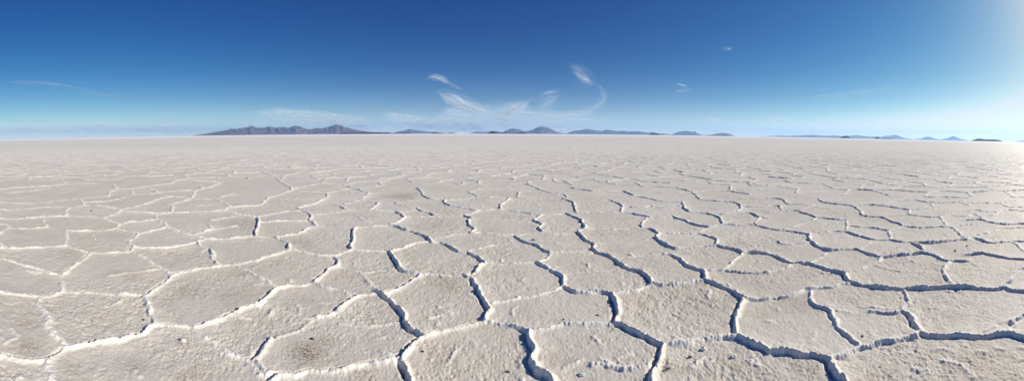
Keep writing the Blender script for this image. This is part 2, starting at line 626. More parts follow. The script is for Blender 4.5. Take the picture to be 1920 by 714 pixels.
def add_edge(P, k, far=1.0):
    P = np.asarray(P, float)
    r = np.hypot(*P.T).mean()
    step = .015 if r < 5 else (.026 if r < 11 else .045)
    Q, s = resample(P, step)
    sd = random.randrange(9999)
    # ragged course: a slow wander and a fast jag, fading at the ends
    T = np.gradient(Q, axis=0); T /= np.maximum(np.hypot(*T.T), 1e-9)[:, None]
    N = np.stack([-T[:, 1], T[:, 0]], -1)
    off = .030 * perlin(s / .33, s * 0 + sd, sd) + .016 * perlin(s / .10, s * 0 + sd, sd + 1) + .005 * perlin(s / .045, s * 0 + sd, sd + 2) + (.007 if k == 4 else .002) * perlin(s / .021, s * 0 + sd, sd + 3)
    ends = np.minimum(1, np.minimum(s, s[-1] - s) / .12)
    Q = Q + N * (off * ends)[:, None]
    h, w = STRONG[k]
    var = 1 + .55 * perlin(s / .22, s * 0 + 3.3, sd + 5) + .10 * perlin(s / .07, s * 0 + 1.7, sd + 6)
    if k <= 2: var = var + .35 * perlin(s / .12, s * 0 + 9.1, sd + 7) - .05
    var = 1 + (var - 1) * (1 - .65 * min(1, max(0, (r - 7) / 6)))
    hh = np.clip(h * var, .002, .10) * far
    ww = w * np.clip(1 + .4 * perlin(s / .15, s * 0 + 5.5, sd + 8), .6, 1.6)
    m = .5 + .7 * min(1, max(0, (r - 5) / 9))
    hh = hh * (.5 + m); ww = ww * ((1.0 if k == 4 else 1.2) + .08 * (m - .5))
    # gap by the lifted plate, put on the sun-away side to deepen shade
    dd = np.zeros(len(Q)); side = np.sign(N @ np.array([-math.sin(SUN_AZ), -math.cos(SUN_AZ)]) + 1e-6)
    if k >= 2 and r < 14:
        dd = (.0, .0, .018, .036, .055)[k] * np.clip(.75 + .9 * perlin(s / .16, s * 0 + 2.2, sd + 11), 0, 1.3) * np.clip(ends * 2, 0, 1)
    dd = dd * np.clip(1.8 * np.abs(N @ np.array([math.sin(SUN_AZ), math.cos(SUN_AZ)])) - .32, 0, 1)
    G = Q + N * (side * ww * (1.3 if k == 4 else 1.15))[:, None]
    C2 = Q - N * (side * .042)[:, None]
    samples.append(np.column_stack([Q, hh, ww, G, dd, C2]))


traced_top = np.array([(-400, 338), (0, 338), (480, 336), (700, 342), (1000, 346), (1440, 346), (1500, 366), (1920, 370), (2400, 370)], float)
for ox, oy, s, text in CRUST:
    for line in text.strip().splitlines():
        k, pts = line.split(':')
        p = np.array([[float(v) for v in q.split(',')] for q in pts.split()])
        add_edge(ground(ox + p[:, 0] / s, oy + p[:, 1] / s), int(k))


def voronoi(seeds, accept, radius):
    """edges of the Voronoi diagram of the seeds, each once, by clipping with the neighbours"""
    g = {}
    for i, (x, y) in enumerate(seeds): g.setdefault((int(x // radius), int(y // radius)), []).append(i)
    edges = []; cents = list(map(tuple, seeds))
    for i, (x, y) in enumerate(seeds):
        if not accept(x, y): continue
        cx, cy = int(x // radius), int(y // radius)
        nb = [j for dx in (-1, 0, 1) for dy in (-1, 0, 1) for j in g.get((cx + dx, cy + dy), ()) if j != i]
        nb.sort(key=lambda j: (seeds[j][0] - x) ** 2 + (seeds[j][1] - y) ** 2)
        r = radius * 1.5
        poly = [(x - r, y - r, -1), (x + r, y - r, -1), (x + r, y + r, -1), (x - r, y + r, -1)]   # point, id of the edge that starts there
        for j in nb[:26]:
            qx, qy = seeds[j]
            mx, my = (x + qx) / 2, (y + qy) / 2; nx, ny = qx - x, qy - y
            d = [(px - mx) * nx + (py - my) * ny for px, py, _ in poly]
            if max(d) <= 0: continue
            new = []
            for a in range(len(poly)):
                b = (a + 1) % len(poly)
                pa, pb = poly[a], poly[b]
                if d[a] <= 0: new.append(pa)
                if (d[a] <= 0) != (d[b] <= 0):
                    t = d[a] / (d[a] - d[b])
                    p = (pa[0] + (pb[0] - pa[0]) * t, pa[1] + (pb[1] - pa[1]) * t)
                    new.append((*p, j if d[a] <= 0 else pa[2]))
            poly = new
            if not poly: break
        if not poly: continue
        cents[i] = (sum(p[0] for p in poly) / len(poly), sum(p[1] for p in poly) / len(poly))
        for a in range(len(poly)):
            j = poly[a][2]
            if j > i or (j >= 0 and not accept(*seeds[j])):
                b = poly[(a + 1) % len(poly)]
                edges.append((poly[a][:2], b[:2]))
    return edges, cents


FAR_R = 60.0
CELL = 1.32


def wanted(x, y):
    r = math.hypot(x, y)
    return r < FAR_R and (y > -3 or r < 9)


seeds = []
n = int((FAR_R + 4) / CELL)
for i in range(-n, n + 1):
    for j in range(-6, int(n / .87) + 1):
        x = (i + .5 * (j & 1)) * CELL + rng.uniform(-.42, .42) * CELL
        y = j * CELL * .87 + rng.uniform(-.42, .42) * CELL
        if math.hypot(x, y) < FAR_R + 3: seeds.append((x, y))
_, seeds2 = voronoi(seeds, wanted, CELL * 2.0)
seeds = [(.55 * a[0] + .45 * b[0], .55 * a[1] + .45 * b[1]) for a, b in zip(seeds, seeds2)]
vedges, _ = voronoi(seeds, wanted, CELL * 2.0)
for a, b in vedges:
    L = math.hypot(a[0] - b[0], a[1] - b[1])
    if L < .06: continue
    k = random.choices((0, 1, 2, 3, 4), (6, 12, 32, 40, 10))[0]
    if k == 0: continue
    m = max(2, int(L / .2) + 1)
    t = np.linspace(0, 1, m)[:, None]
    P = np.array(a) * (1 - t) + np.array(b) * t
    px, py = pixel(np.column_stack([P, np.zeros(m)]))
    inside = (py > np.interp(px, traced_top[:, 0], traced_top[:, 1])) & (py < 735) & (px > -25) & (px < 1945) & (P[:, 1] > -.8)
    keep = ~inside
    if keep.sum() < 2: continue
    P = P[keep]
    r = np.hypot(*P.T).mean()
    add_edge(P, k, 1.0)
for _ in range(280):            # short broken flakes inside the plates
    rr_ = 1.9 + 10 * rng.random() ** 1.3; aa_ = rng.uniform(-1.55, 1.55); dir_ = rng.uniform(0, 6.28); L = rng.uniform(.04, .18); bend = rng.uniform(-.8, .8)
    t = np.linspace(-.5, .5, 5)
    th = dir_ + bend * t
    P = np.column_stack([rr_ * math.sin(aa_) + L * t * np.cos(th), rr_ * math.cos(aa_) + L * t * np.sin(th)])
    add_edge(P, 1, rng.uniform(.5, 1.0))
S = np.vstack(samples)
print('crust samples', len(S))

# ------------------------------------------------------------------ salt flat: one polar sheet round the viewer
AZ_F = R(90)
az = np.concatenate([np.arange(-AZ_F, AZ_F, D_AZ), np.arange(AZ_F, 2 * math.pi - AZ_F - 1e-6, .012)])
NA = len(az)
rs = [.35]
while rs[-1] < FAR_R + 2:
    r = rs[-1]
    rs.append(r + min(max(D_R * r, .006), .032 if r < 14 else (.045 if r < 28 else .07)))
while rs[-1] < 42500:
    rs.append(rs[-1] + max(.05, (rs[-1] - FAR_R) * .05))
rs[-1] = 42500.0
rs = np.array(rs); NR = len(rs)
print('grid', NR, NA, NR * NA)
X = rs[:, None] * np.sin(az)[None]; Y = rs[:, None] * np.cos(az)[None]

ridge = np.zeros((NR, NA), np.float32)      # narrow crest
shade_groove = np.zeros((NR, NA), np.float32)     # gap under the raised rim, added sun-away to darken ridge shadows
lip = np.zeros((NR, NA), np.float32)        # wide swelling at the plate's rim
sr = np.hypot(S[:, 0], S[:, 1]); sa = np.arctan2(S[:, 0], S[:, 1])
n_front = int(np.sum(az < AZ_F))
edges_r = [0, .7, 1.1, 1.6, 2.2, 3, 4, 5.5, 7.5, 10, 14, 20, 28, 38, 60]
for e0, e1 in zip(edges_r[:-1], edges_r[1:]):
    sel = (sr >= e0) & (sr < e1)
    if not sel.any(): continue
    reach = .20 if e0 < 12 else .12
    ss = S[sel]; r_ = sr[sel]; a_ = sa[sel]
    rm = max(e0, .35)
    i0 = np.searchsorted(rs, r_)
    dr = max(D_R * rm, .006); dr = min(dr, .032 if rm < 14 else (.045 if rm < 28 else .07))
    ki = int(reach / dr) + 1
    kj = int(reach / (rm * D_AZ)) + 1
    # the rear part of the sheet is coarse: find the column by position
    aw = np.where(a_ < -AZ_F, a_ + 2 * math.pi, a_)
    j0 = np.searchsorted(az, aw)
    block = max(1, int(3e6 / ((2 * ki + 1) * (2 * kj + 1))))
    di = np.arange(-ki, ki + 1); dj = np.arange(-kj, kj + 1)
    for b in range(0, len(ss), block):
        sl = slice(b, b + block)
        I = np.clip(i0[sl, None, None] + di[None, :, None], 0, NR - 1)
        J = (j0[sl, None, None] + dj[None, None, :]) % NA
        I, J = np.broadcast_arrays(I, J)
        d = np.hypot(X[I, J] - ss[sl, 0, None, None], Y[I, J] - ss[sl, 1, None, None])
        hh = ss[sl, 2, None, None]; ww = ss[sl, 3, None, None]
        q = d / ww
        v1 = hh * np.exp(-q ** 1.8)
        v2 = hh * np.exp(-(np.hypot(X[I, J] - ss[sl, 7, None, None], Y[I, J] - ss[sl, 8, None, None]) / .085) ** 2)
        if e0 < 14:
            dg = np.hypot(X[I, J] - ss[sl, 4, None, None], Y[I, J] - ss[sl, 5, None, None])
            v3 = ss[sl, 6, None, None] * np.exp(-(dg / .015) ** 2)
            m = v3.ravel() > 1e-4
            np.maximum.at(shade_groove.reshape(-1), (I * NA + J).ravel()[m], v3.ravel()[m].astype(np.float32))
        f = (I * NA + J).ravel()
        m = v1.ravel() > 1e-4
        np.maximum.at(ridge.reshape(-1), f[m], v1.ravel()[m].astype(np.float32))
        m = v2.ravel() > 1e-4
        np.maximum.at(lip.reshape(-1), f[m], v2.ravel()[m].astype(np.float32))

Xf = X.ravel(); Yf = Y.ravel(); Rf = np.hypot(Xf, Yf)
ridge = ridge.ravel().astype(float); lip = lip.ravel().astype(float)
far_fade = np.clip((FAR_R + 1 - np.hypot(X.ravel(), Y.ravel())) / 24, 0, 1) ** .8
ridge *= far_fade; lip *= far_fade
near = Rf < FAR_R + 2
fade = np.clip((FAR_R + 2 - Rf) / 8, 0, 1)
Z = np.zeros(len(Xf))
xn, yn = Xf[near], Yf[near]
Z[near] += .011 * fbm(xn / 1.4, yn / 1.4, 3, 2) * fade[near]                    # plates heave a little
grain_mask = Rf < 16
xg, yg = Xf[grain_mask], Yf[grain_mask]
gf = np.clip((16 - Rf[grain_mask]) / 8, 0, 1)
patch = np.clip(.8 + .9 * fbm(xg / .9, yg / .9, 21, 3), .45, 1.3)               # some plates smoother than others
gr = 1.5 - 4.0 * np.exp(-np.abs(perlin(xg / .029, yg / .029, 31)) * 5.5) + 1.2 * perlin(xg / .016, yg / .016, 37)
nub = np.clip(.33 - worley(xg / .07 + 5, yg / .07, 73), 0, 1) * np.clip(perlin(xg / .16, yg / .16, 79) - .05, 0, 1)
pit = np.clip(.42 - worley(xg / .05, yg / .05, 71), 0, 1) * np.clip(perlin(xg / .12, yg / .12, 77) + .25, 0, 1)
Z[grain_mask] += gf * patch * (GRAIN * gr - .028 * pit + .04 * nub + .0030 * perlin(xg / .085, yg / .085, 41))
rd = ridge > 1e-3
xr, yr = Xf[rd], Yf[rd]
xw = xr + .028 * perlin(xr / .09, yr / .09, 53) + .010 * perlin(xr / .03, yr / .03, 55); yw = yr + .028 * perlin(xr / .09 + 7, yr / .09, 57) + .010 * perlin(xr / .03 + 3, yr / .03, 59)
lump = .6 * np.clip(1 - 1.25 * worley(xw / .036, yw / .036, 51) ** 2, 0, 1) + .5 * np.clip(1 - 1.2 * worley(xw / .085, yw / .085, 52) ** 2, 0, 1)
lump2 = np.clip(1 - 1.25 * worley(xr / .017 + 9, yr / .017, 61) ** 2, 0, 1)
lump = lump + .20 * perlin(xr / .012, yr / .012, 67)
soft = np.clip(ridge[rd] / .03, 0, 1)              # big ridges are more of a wall, small ones a row of crumbs
ch = np.clip((.08 + .32 * soft) + (1.05 - .50 * soft) * lump + .30 * lump2, .08, 1.6)
Z[rd] += ridge[rd] * ch + np.clip(ridge[rd] / .010, 0, 1) * (.0050 * perlin(xr / .026, yr / .026, 83) + .0045 * perlin(xr / .013, yr / .013, 85)) * np.clip((16 - np.hypot(xr, yr)) / 8, 0, 1)
Z += .30 * lip - shade_groove.ravel()
Z[~near] = 0
far_m = Rf > 600
Z[far_m] = 0

verts = np.empty((NR * NA + 1, 3), np.float32)
verts[:-1, 0] = Xf; verts[:-1, 1] = Yf; verts[:-1, 2] = Z
verts[-1] = (0, 0, 0)
ii = np.arange(NR - 1)[:, None] * NA; jj = np.arange(NA)[None]; j2 = (jj + 1) % NA
quads = np.stack([ii + jj, ii + NA + jj, ii + NA + j2, ii + j2], -1).reshape(-1, 4)
quads = quads[:, ::-1]
tris = np.stack([np.full(NA, NR * NA), (np.arange(NA) + 1) % NA, np.arange(NA)], -1)
loops = np.concatenate([quads.ravel(), tris.ravel()]).astype(np.int32)
starts = np.concatenate([np.arange(len(quads)) * 4, len(quads) * 4 + np.arange(NA) * 3]).astype(np.int32)


def raw_mesh(name, verts, loops, starts, smooth=True, attrs=()):
    me = bpy.data.meshes.new(name)
    me.vertices.add(len(verts)); me.vertices.foreach_set('co', np.ascontiguousarray(verts, np.float32).ravel())
    me.loops.add(len(loops)); me.loops.foreach_set('vertex_index', loops)
    me.polygons.add(len(starts)); me.polygons.foreach_set('loop_start', starts)
    me.update(calc_edges=True)
    me.polygons.foreach_set('use_smooth', np.full(len(starts), smooth))
    for n_, v_ in attrs:
        a_ = me.attributes.new(n_, 'FLOAT', 'POINT'); a_.data.foreach_set('value', np.ascontiguousarray(v_, np.float32))
    me.update()
    return me


crest_far_bright = np.clip(ridge / .011, 0, 1) * .95 + np.clip(lip / .03, 0, 1) * .12
crest_far_bright = np.maximum(crest_far_bright, FAR_BRIGHT * np.clip((Rf - 3) / 36, 0, 1) ** .7 + .6 * np.clip((Rf - 250) / 500, 0, 1))       # white crest salt; farther out, sunlit and mirage brightness painted into the colour
stains = [(575, 660, .16, 1.), (610, 640, .10, .5), (840, 529, .22, .55), (563, 455, .30, .6), (754, 368, .5, 1.), (447, 419, .5, .55), (52, 650, .12, .6),
          (255, 690, .12, .55), (354, 545, .22, .5), (1512, 693, .12, .6), (1248, 690, .10, .6), (1850, 677, .3, .4), (680, 705, .10, .6),
          (343, 640, .06, .9), (430, 555, .2, .4), (1500, 565, .2, .45), (820, 420, .4, .4), (1330, 575, .3, .25), (975, 585, .15, .3)]
stain = np.zeros(len(Xf))
for x, y, rad, amt in stains:
    p = ground(x, y)
    d2 = ((Xf - p[0]) ** 2 + (Yf - p[1]) ** 2) / rad ** 2
    m = d2 < 6
    stain[m] = np.maximum(stain[m], amt * np.exp(-d2[m] * 1.4))
me = raw_mesh('salt_flat', verts, loops, starts, True, (('crest_far_bright', np.append(crest_far_bright, 0)), ('stain', np.append(stain, 0))))
salt_flat = bpy.data.objects.new('salt_flat', me); COL.objects.link(salt_flat)
tag(salt_flat, 'pale grey salt crust cracked into raised white-rimmed polygons, running to the horizon', 'salt flat', kind='structure')

m, nt = new_mat('salt crust')
geo = node(nt, 'ShaderNodeNewGeometry').outputs['Position']
big = noise_n(nt, geo, .45, 3); mid = noise_n(nt, geo, 2.3, 5, .6); fine = noise_n(nt, geo, 38, 4, .65); speck = noise_n(nt, geo, 120, 2, .6)
c = mix_c(nt, ramp(nt, big, .35, .65), PLATE_A, PLATE_B)
broad = noise_n(nt, geo, .05, 4, .6)
c = mix_c(nt, math_n(nt, 'MULTIPLY', ramp(nt, broad, .45, .62), .40), c, PLATE_F)
c = mix_c(nt, math_n(nt, 'MULTIPLY', ramp(nt, mid, .50, .70), .50), c, PLATE_C)
c = mix_c(nt, math_n(nt, 'MULTIPLY', ramp(nt, fine, .50, .68), .30), c, PLATE_D)
c = mix_c(nt, math_n(nt, 'MULTIPLY', ramp(nt, speck, .60, .72), .35), c, PLATE_E)
st = math_n(nt, 'MULTIPLY', attr_n(nt, 'stain'), ramp(nt, noise_n(nt, geo, 42, 6, .8), .44, .56))
c = mix_c(nt, math_n(nt, 'MULTIPLY', st, 1.0, True), c, (.20, .135, .075))
cl = math_n(nt, 'MULTIPLY', attr_n(nt, 'crest_far_bright'), ramp(nt, noise_n(nt, geo, 9, 3), .25, .55, .6, 1.0))
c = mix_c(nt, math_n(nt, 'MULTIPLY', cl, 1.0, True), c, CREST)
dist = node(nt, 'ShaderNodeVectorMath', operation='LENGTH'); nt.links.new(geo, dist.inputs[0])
c = mix_c(nt, ramp(nt, dist.outputs['Value'], 120, 600), c, (.94, .93, .91))          # mirage's bright strip at the horizon, painted as whiter far salt
bs = node(nt, 'ShaderNodeBsdfPrincipled', in_Roughness=.6, in_IOR=1.4)
bs.inputs['Specular IOR Level'].default_value = .12
nt.links.new(c, bs.inputs['Base Color'])
b1 = node(nt, 'ShaderNodeBump', in_Strength=.8, in_Distance=.006)
nt.links.new(noise_n(nt, geo, 55, 3, .6), b1.inputs['Height'])
b2 = node(nt, 'ShaderNodeBump', in_Strength=.25, in_Distance=.03)
nt.links.new(noise_n(nt, geo, 6, 4, .6), b2.inputs['Height']); nt.links.new(b1.outputs[0], b2.inputs['Normal'])
nt.links.new(b2.outputs[0], bs.inputs['Normal'])
o = node(nt, 'ShaderNodeOutputMaterial'); nt.links.new(bs.outputs[0], o.inputs[0])
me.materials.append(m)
CRUST_MAT = m

# ------------------------------------------------------------------ loose lumps of salt
lump_specs = [  # pixel x, y, size (m), dark?, label
    (343, 639, .042, 0, 'biggest loose white salt chunk with dark hollow, alone on the wide near plate at left'),
    (269, 600, .022, 1, 'small dark salt nodule beside the deep crack junction at left'),
    (173, 604, .017, 1, 'tiny dark nodule in the middle of the smooth grey plate at left'),
    (1319, 657, .040, 0, 'pale elongated salt flake just under the lumpy ridge, right of the deep crack'),
    (1375, 671, .036, 0, 'white wedge of salt with its own shadow, right of the pale elongated flake'),
    (1294, 673, .024, 1, 'short dark flake left of and below the pale elongated flake'),
    (1091, 703, .036, 0, 'rough white clump at the bottom edge of the picture, below the short inner crack'),
    (1121, 592, .022, 1, 'dark nodule on the plate left of the steep black crack'),
    (1057, 601, .016, 1, 'dark speck of salt just above the thin horizontal ridge left of the steep black crack'),
    (1617, 632, .022, 1, 'dark chip beside the branching thin crack on the right plate'),
    (1791, 471, .034, 1, 'round dark pebble alone on a far plate at right'),
    (1813, 462, .026, 1, 'smaller dark pebble beside a crack end, behind the round dark pebble'),
    (1000, 451, .050, 1, 'flat dark clod on a mid-distance plate near the centre'),
    (179, 449, .030, 0, 'bright white lump on a smooth mid-distance plate at left'),
    (171, 396, .045, 1, 'dark clod on the farther plate behind the bright white lump at left'),
    (793, 662, .018, 1, 'thin dark splinter right of the widest black crack, on the bottom centre plate'),
    (952, 697, .024, 1, 'dark flake near the bottom edge of the bottom centre plate'),
    (586, 636, .026, 1, 'dark crumb above the brown stain on the near plate'),
    (1252, 697, .022, 1, 'dark crumb near the bottom edge, right of the wide white ridge'),
]


def lump_mat(name, a, b):
    m, nt = new_mat(name)
    geo = node(nt, 'ShaderNodeNewGeometry').outputs['Position']
    c = mix_c(nt, ramp(nt, noise_n(nt, geo, 60, 4), .35, .65), a, b)
    bs = node(nt, 'ShaderNodeBsdfPrincipled', in_Roughness=.8)
    nt.links.new(c, bs.inputs['Base Color'])
    bu = node(nt, 'ShaderNodeBump', in_Strength=.6, in_Distance=.004)
    nt.links.new(noise_n(nt, geo, 130, 4), bu.inputs['Height']); nt.links.new(bu.outputs[0], bs.inputs['Normal'])
    o = node(nt, 'ShaderNodeOutputMaterial'); nt.links.new(bs.outputs[0], o.inputs[0])
    return m


LUMP_W = lump_mat('loose white salt', (.62, .60, .56), (.80, .79, .76))
LUMP_D = lump_mat('dirty salt', (.10, .085, .07), (.20, .175, .145))
Zg = Z.reshape(NR, NA)
for k, (px, py, size, dark, label) in enumerate(lump_specs):
    p = ground(px, py)
    bm = bmesh.new()
    bmesh.ops.create_icosphere(bm, subdivisions=4, radius=1)
    rr = random.Random(k * 13 + 5)
    off = rr.uniform(0, 90)
    sx, sy, sz = (1, rr.uniform(.5, .8), rr.uniform(.45, .7))
    for v in bm.verts:
        a, b_ = math.atan2(v.co.y, v.co.x), v.co.z
        n_ = float(fbm(np.array([v.co.x * 1.1 + off]), np.array([v.co.y * 1.1 + v.co.z * 1.7]), k, 4)[0])
        v.co *= 1 + .42 * n_
        v.co.x *= sx; v.co.y *= sy; v.co.z *= sz
        if v.co.z < -.3 * sz: v.co.z = -.3 * sz + (v.co.z + .3 * sz) * .15
        v.co *= size * .62
    mz = min(v.co.z for v in bm.verts)
    me2 = bpy.data.meshes.new('salt_lump'); bm.to_mesh(me2); bm.free()
    me2.polygons.foreach_set('use_smooth', [True] * len(me2.polygons))
    me2.materials.append(LUMP_D if dark else LUMP_W)
    i = int(np.searchsorted(rs, math.hypot(*p))); j = int(np.searchsorted(az, math.atan2(p[0], p[1])))
    ob = bpy.data.objects.new('salt_lump', me2); COL.objects.link(ob)
    ob.location = (p[0], p[1], float(Zg[max(i - 3, 0):i + 4, max(j - 3, 0):j + 4].max()) - mz - size * .12)
    ob.rotation_euler.z = rr.uniform(-.5, .5) if k != 3 else .5
    tag(ob, label, 'salt lump', 'loose lumps lying on the salt crust')

# ------------------------------------------------------------------ far mountains and islands
def rock_mat(name, a, b):
    m, nt = new_mat(name)
    geo = node(nt, 'ShaderNodeNewGeometry').outputs['Position']
    c = mix_c(nt, ramp(nt, noise_n(nt, geo, .003, 6, .65), .38, .62), a, b)
    bs = node(nt, 'ShaderNodeBsdfPrincipled', in_Roughness=.95)
    bs.inputs['Specular IOR Level'].default_value = .1
    nt.links.new(c, bs.inputs['Base Color'])
    bu = node(nt, 'ShaderNodeBump', in_Strength=.7, in_Distance=25)
    nt.links.new(noise_n(nt, geo, .006, 6, .6), bu.inputs['Height']); nt.links.new(bu.outputs[0], bs.inputs['Normal'])
    o = node(nt, 'ShaderNodeOutputMaterial'); nt.links.new(bs.outputs[0], o.inputs[0])
    return m


ROCK = rock_mat('dry mountain rock', *ROCK_COL)
DARK = rock_mat('dark island scrub and rock', *ISLE_COL)
CROPS = {'a': (340, 210, 4.8), 'b': (700, 210, 4.8), 'c': (1080, 210, 4.8), 'd': (1460, 210, 4.174)}
BASE = {'a': lambda x: 222 - (x - 95) * .0126, 'b': lambda x: 197 + 0 * x, 'c': lambda x: np.interp(x, [0, 480, 1420, 1920], [205, 211, 227, 235]),
        'd': lambda x: np.interp(x, [0, 1480, 1500, 1920], [211, 214, 212, 211])}


def mountain(name, crop, dist, text, label, cat, mat, rough=1.0, depth=4.0):
    ox, oy, s = CROPS[crop]
    p = np.array([[float(v) for v in q.split(',')] for q in text.split()])
    hpx = np.maximum((BASE[crop](p[:, 0]) - p[:, 1]) / s, 0)
    hm = hpx / FPX * dist
    th = azimuth(ox + p[:, 0] / s)
    nu = int(min(360, max(60, (th[-1] - th[0]) * FPX * 3)))
    nv = 34
    t = np.linspace(th[0], th[-1], nu)
    h = np.interp(t, th, hm)
    hmax = h.max()
    sd = int(abs(p[0, 0]) + ox)
    arc = (t - th[0]) * dist
    h = h * (1 + .05 * rough * fbm(arc / (hmax * .7), arc * 0, sd, 3))
    e = np.minimum(1, np.minimum(np.arange(nu), nu - 1 - np.arange(nu)) / 3.0)
    h = h * e
    v = np.linspace(-1, 1, nv)
    hd = hmax * depth
    TT, VV = np.meshgrid(t, v, indexing='ij')
    HH = np.repeat(h[:, None], nv, 1)
    A = (TT - th[0]) * dist
    loc = hd * (.35 + .65 * HH / hmax)
    D = dist + VV * loc + .10 * hd * fbm(A / (hmax * 2.2), A * 0 + 7, sd + 4, 2)
    # spurs and gullies running down from the crest
    n1 = 1 - 2 * np.abs(perlin(A / (hmax * .8) + VV * .5, VV * 1.4, sd + 8))
    n2 = fbm(A / (hmax * .34), VV * 3.2, sd + 9, 3)
    prof = np.clip(1 - np.abs(VV) ** 1.15, 0, 1)
    side = np.clip(np.abs(VV) * 3.2, 0, 1) * prof
    Zm = HH * np.clip(prof + side * rough * (.36 * n1 - .20 + .20 * n2), 0, 1.0)
    Zm = Zm - 3.0 * (1 - np.clip(prof * 8, 0, 1)) - 2.0 * (1 - e)[:, None]
    V3 = np.stack([D * np.sin(TT), D * np.cos(TT), Zm], -1).reshape(-1, 3)
    org = np.array([dist * math.sin(t.mean()), dist * math.cos(t.mean()), 0])
    a = (np.arange(nu - 1)[:, None] * nv + np.arange(nv - 1)[None]).ravel()
    q = np.stack([a, a + nv, a + nv + 1, a + 1], -1)
    me = raw_mesh(name, V3 - org, q.ravel().astype(np.int32), (np.arange(len(q)) * 4).astype(np.int32), True)
    me.materials.append(mat)
    ob = bpy.data.objects.new(name, me); COL.objects.link(ob)
    ob.location = org
    return tag(ob, label, cat, kind='structure')


mountain('mountain_range', 'a', 21000, '90,222 160,212 245,200 310,185 380,178 450,158 500,162 555,150 600,145 630,130 665,145 690,150 720,145 750,152 790,135 850,150 910,140 960,152 1025,128 1075,140 1120,158 1170,165 1220,148 1270,155 1320,140 1395,117 1450,130 1520,152 1580,168 1660,178 1710,183 1760,190 1800,198',
         'long jagged grey-violet mountain range rising from the left, largest on the horizon', 'mountain range', ROCK)
mountain('island_hill', 'a', 9000, '1420,197 1450,191 1560,190 1640,188 1720,187 1790,185 1830,188 1850,184 1880,188 1925,199',
         'long low dark strip of land at the right foot of the big mountain range', 'island', DARK, .6, 3)
mountain('mountain', 'b', 33000, '150,197 180,188 230,175 280,168 330,152 360,162 420,170 500,178 560,180 620,190 660,194 700,182 720,190 760,197',
         'small pale blue mountain with a pointed top and long right slope, right of the big range', 'mountain', ROCK)
mountain('island_hill', 'b', 10000, '80,197 105,189 125,183 145,190 180,192 230,190 300,189 330,186 350,197',
         'thin dark strip of land in front of the small pale blue mountain', 'island', DARK, .6, 3)
mountain('island_hill', 'b', 9500, '530,197 540,190 552,184 566,188 590,191 640,193 690,197',
         'tiny dark low island with a bump at its left end, under the cirrus fan', 'island', DARK, .6, 3)
mountain('mountain', 'b', 34000, '860,197 890,188 940,178 1000,182 1050,175 1110,170 1150,182 1190,197',
         'low pale ridge behind the dark knobbly island at the centre', 'mountain', ROCK)
mountain('island_hill', 'b', 8500, '1025,197 1040,190 1060,177 1078,170 1095,178 1115,186 1140,189 1180,189 1220,192 1240,197',
         'dark knobbly island with a peaked left end, at the centre of the horizon', 'island', DARK, .8, 2.5)
mountain('mountain', 'b', 27000, '1140,197 1160,184 1200,165 1255,146 1300,155 1340,166 1370,176 1410,190 1430,197',
         'blue rounded mountain directly left of the tallest central cone', 'mountain', ROCK)
mountain('mountain', 'b', 27500, '1310,197 1340,182 1370,172 1430,162 1470,140 1510,130 1550,133 1600,152 1650,175 1700,188 1740,192 1760,197',
         'tallest blue dome-shaped volcano at the centre of the horizon', 'mountain', ROCK, .6)
mountain('island_hill', 'b', 9000, '1240,197 1270,191 1300,189 1340,181 1365,188 1395,197',
         'low dark islet in front of the gap between the two central blue mountains', 'island', DARK, .6, 3)
mountain('mountain_range', 'c', 30000, '-100,204 -70,192 -20,174 0,172 40,170 85,160 140,165 190,172 235,178 275,163 310,170 370,180 420,175 480,182 560,180 620,190 660,195 690,185 720,200 780,203 850,209',
         'long flat-topped blue ridge running right from the central volcano', 'mountain range', ROCK)
mountain('island_hill', 'c', 9000, '655,213 672,205 695,199 720,197 745,203 762,214',
         'small dark islet at the right end of the long blue ridge', 'island', DARK, .8, 2.5)
mountain('mountain', 'c', 31000, '830,217 870,207 910,190 950,182 1000,178 1040,188 1070,186 1100,203 1130,213 1150,221',
         'blue twin-topped hill standing alone right of the long blue ridge', 'mountain', ROCK)
mountain('mountain', 'c', 30500, '1190,223 1230,213 1270,202 1330,197 1380,205 1420,220 1430,227',
         'smooth low blue hill, right of the twin-topped hill', 'mountain', ROCK, .6)
mountain('island_hill', 'c', 11000, '1140,222 1170,217 1210,216 1245,219 1290,221 1330,219 1375,222 1390,227',
         'thin dark shore strip at the foot of the smooth low blue hill', 'island', DARK, .6, 3)
mountain('hills', 'd', 36000, '-160,212 -60,206 0,201 80,202 200,195 280,190 350,197 440,192 490,197 555,193 610,185 650,191 720,196 780,194 820,202 840,212',
         'very low pale line of hills on the right part of the horizon', 'hills', ROCK)
mountain('island_hill', 'd', 9500, '480,212 490,202 505,197 525,191 545,196 556,205 562,212',
         'small dark dome island left of the right-hand pale peaks', 'island', DARK, .8, 2.5)
mountain('island_hill', 'd', 10000, '745,213 757,203 772,198 790,203 800,210 825,208 855,206 880,209 890,213',
         'two-lobed tiny dark islet in front of the left pale peak', 'island', DARK, .8, 2.5)
mountain('mountain', 'd', 38000, '760,213 790,201 830,187 870,186 915,178 950,190 990,203 1040,208 1060,213',
         'pale hazy peak with a shoulder on its left, leftmost of the three hazy peaks', 'mountain', ROCK)
mountain('mountain', 'd', 39000, '1030,213 1065,208 1110,203 1165,185 1220,200 1260,208 1285,213',
         'pale hazy little peak, middle one of the three hazy peaks', 'mountain', ROCK)
mountain('mountain', 'd', 39500, '1225,213 1260,208 1320,197 1368,177 1420,198 1470,208 1500,213',
         'pale hazy sharp cone, rightmost and steepest of the three hazy peaks', 'mountain', ROCK)
mountain('island_hill', 'd', 9000, '1495,213 1515,207 1540,197 1575,190 1600,195 1630,197 1690,195 1705,197 1730,200 1748,206 1758,213',
         'large dark flat-topped island near the right edge of the picture', 'island', DARK, .8, 2.5)
mountain('hills', 'd', 38000, '1820,213 1850,208 1900,201 1960,198 2100,203 2200,212',
         'pale sliver of hills at the far right edge', 'hills', ROCK)

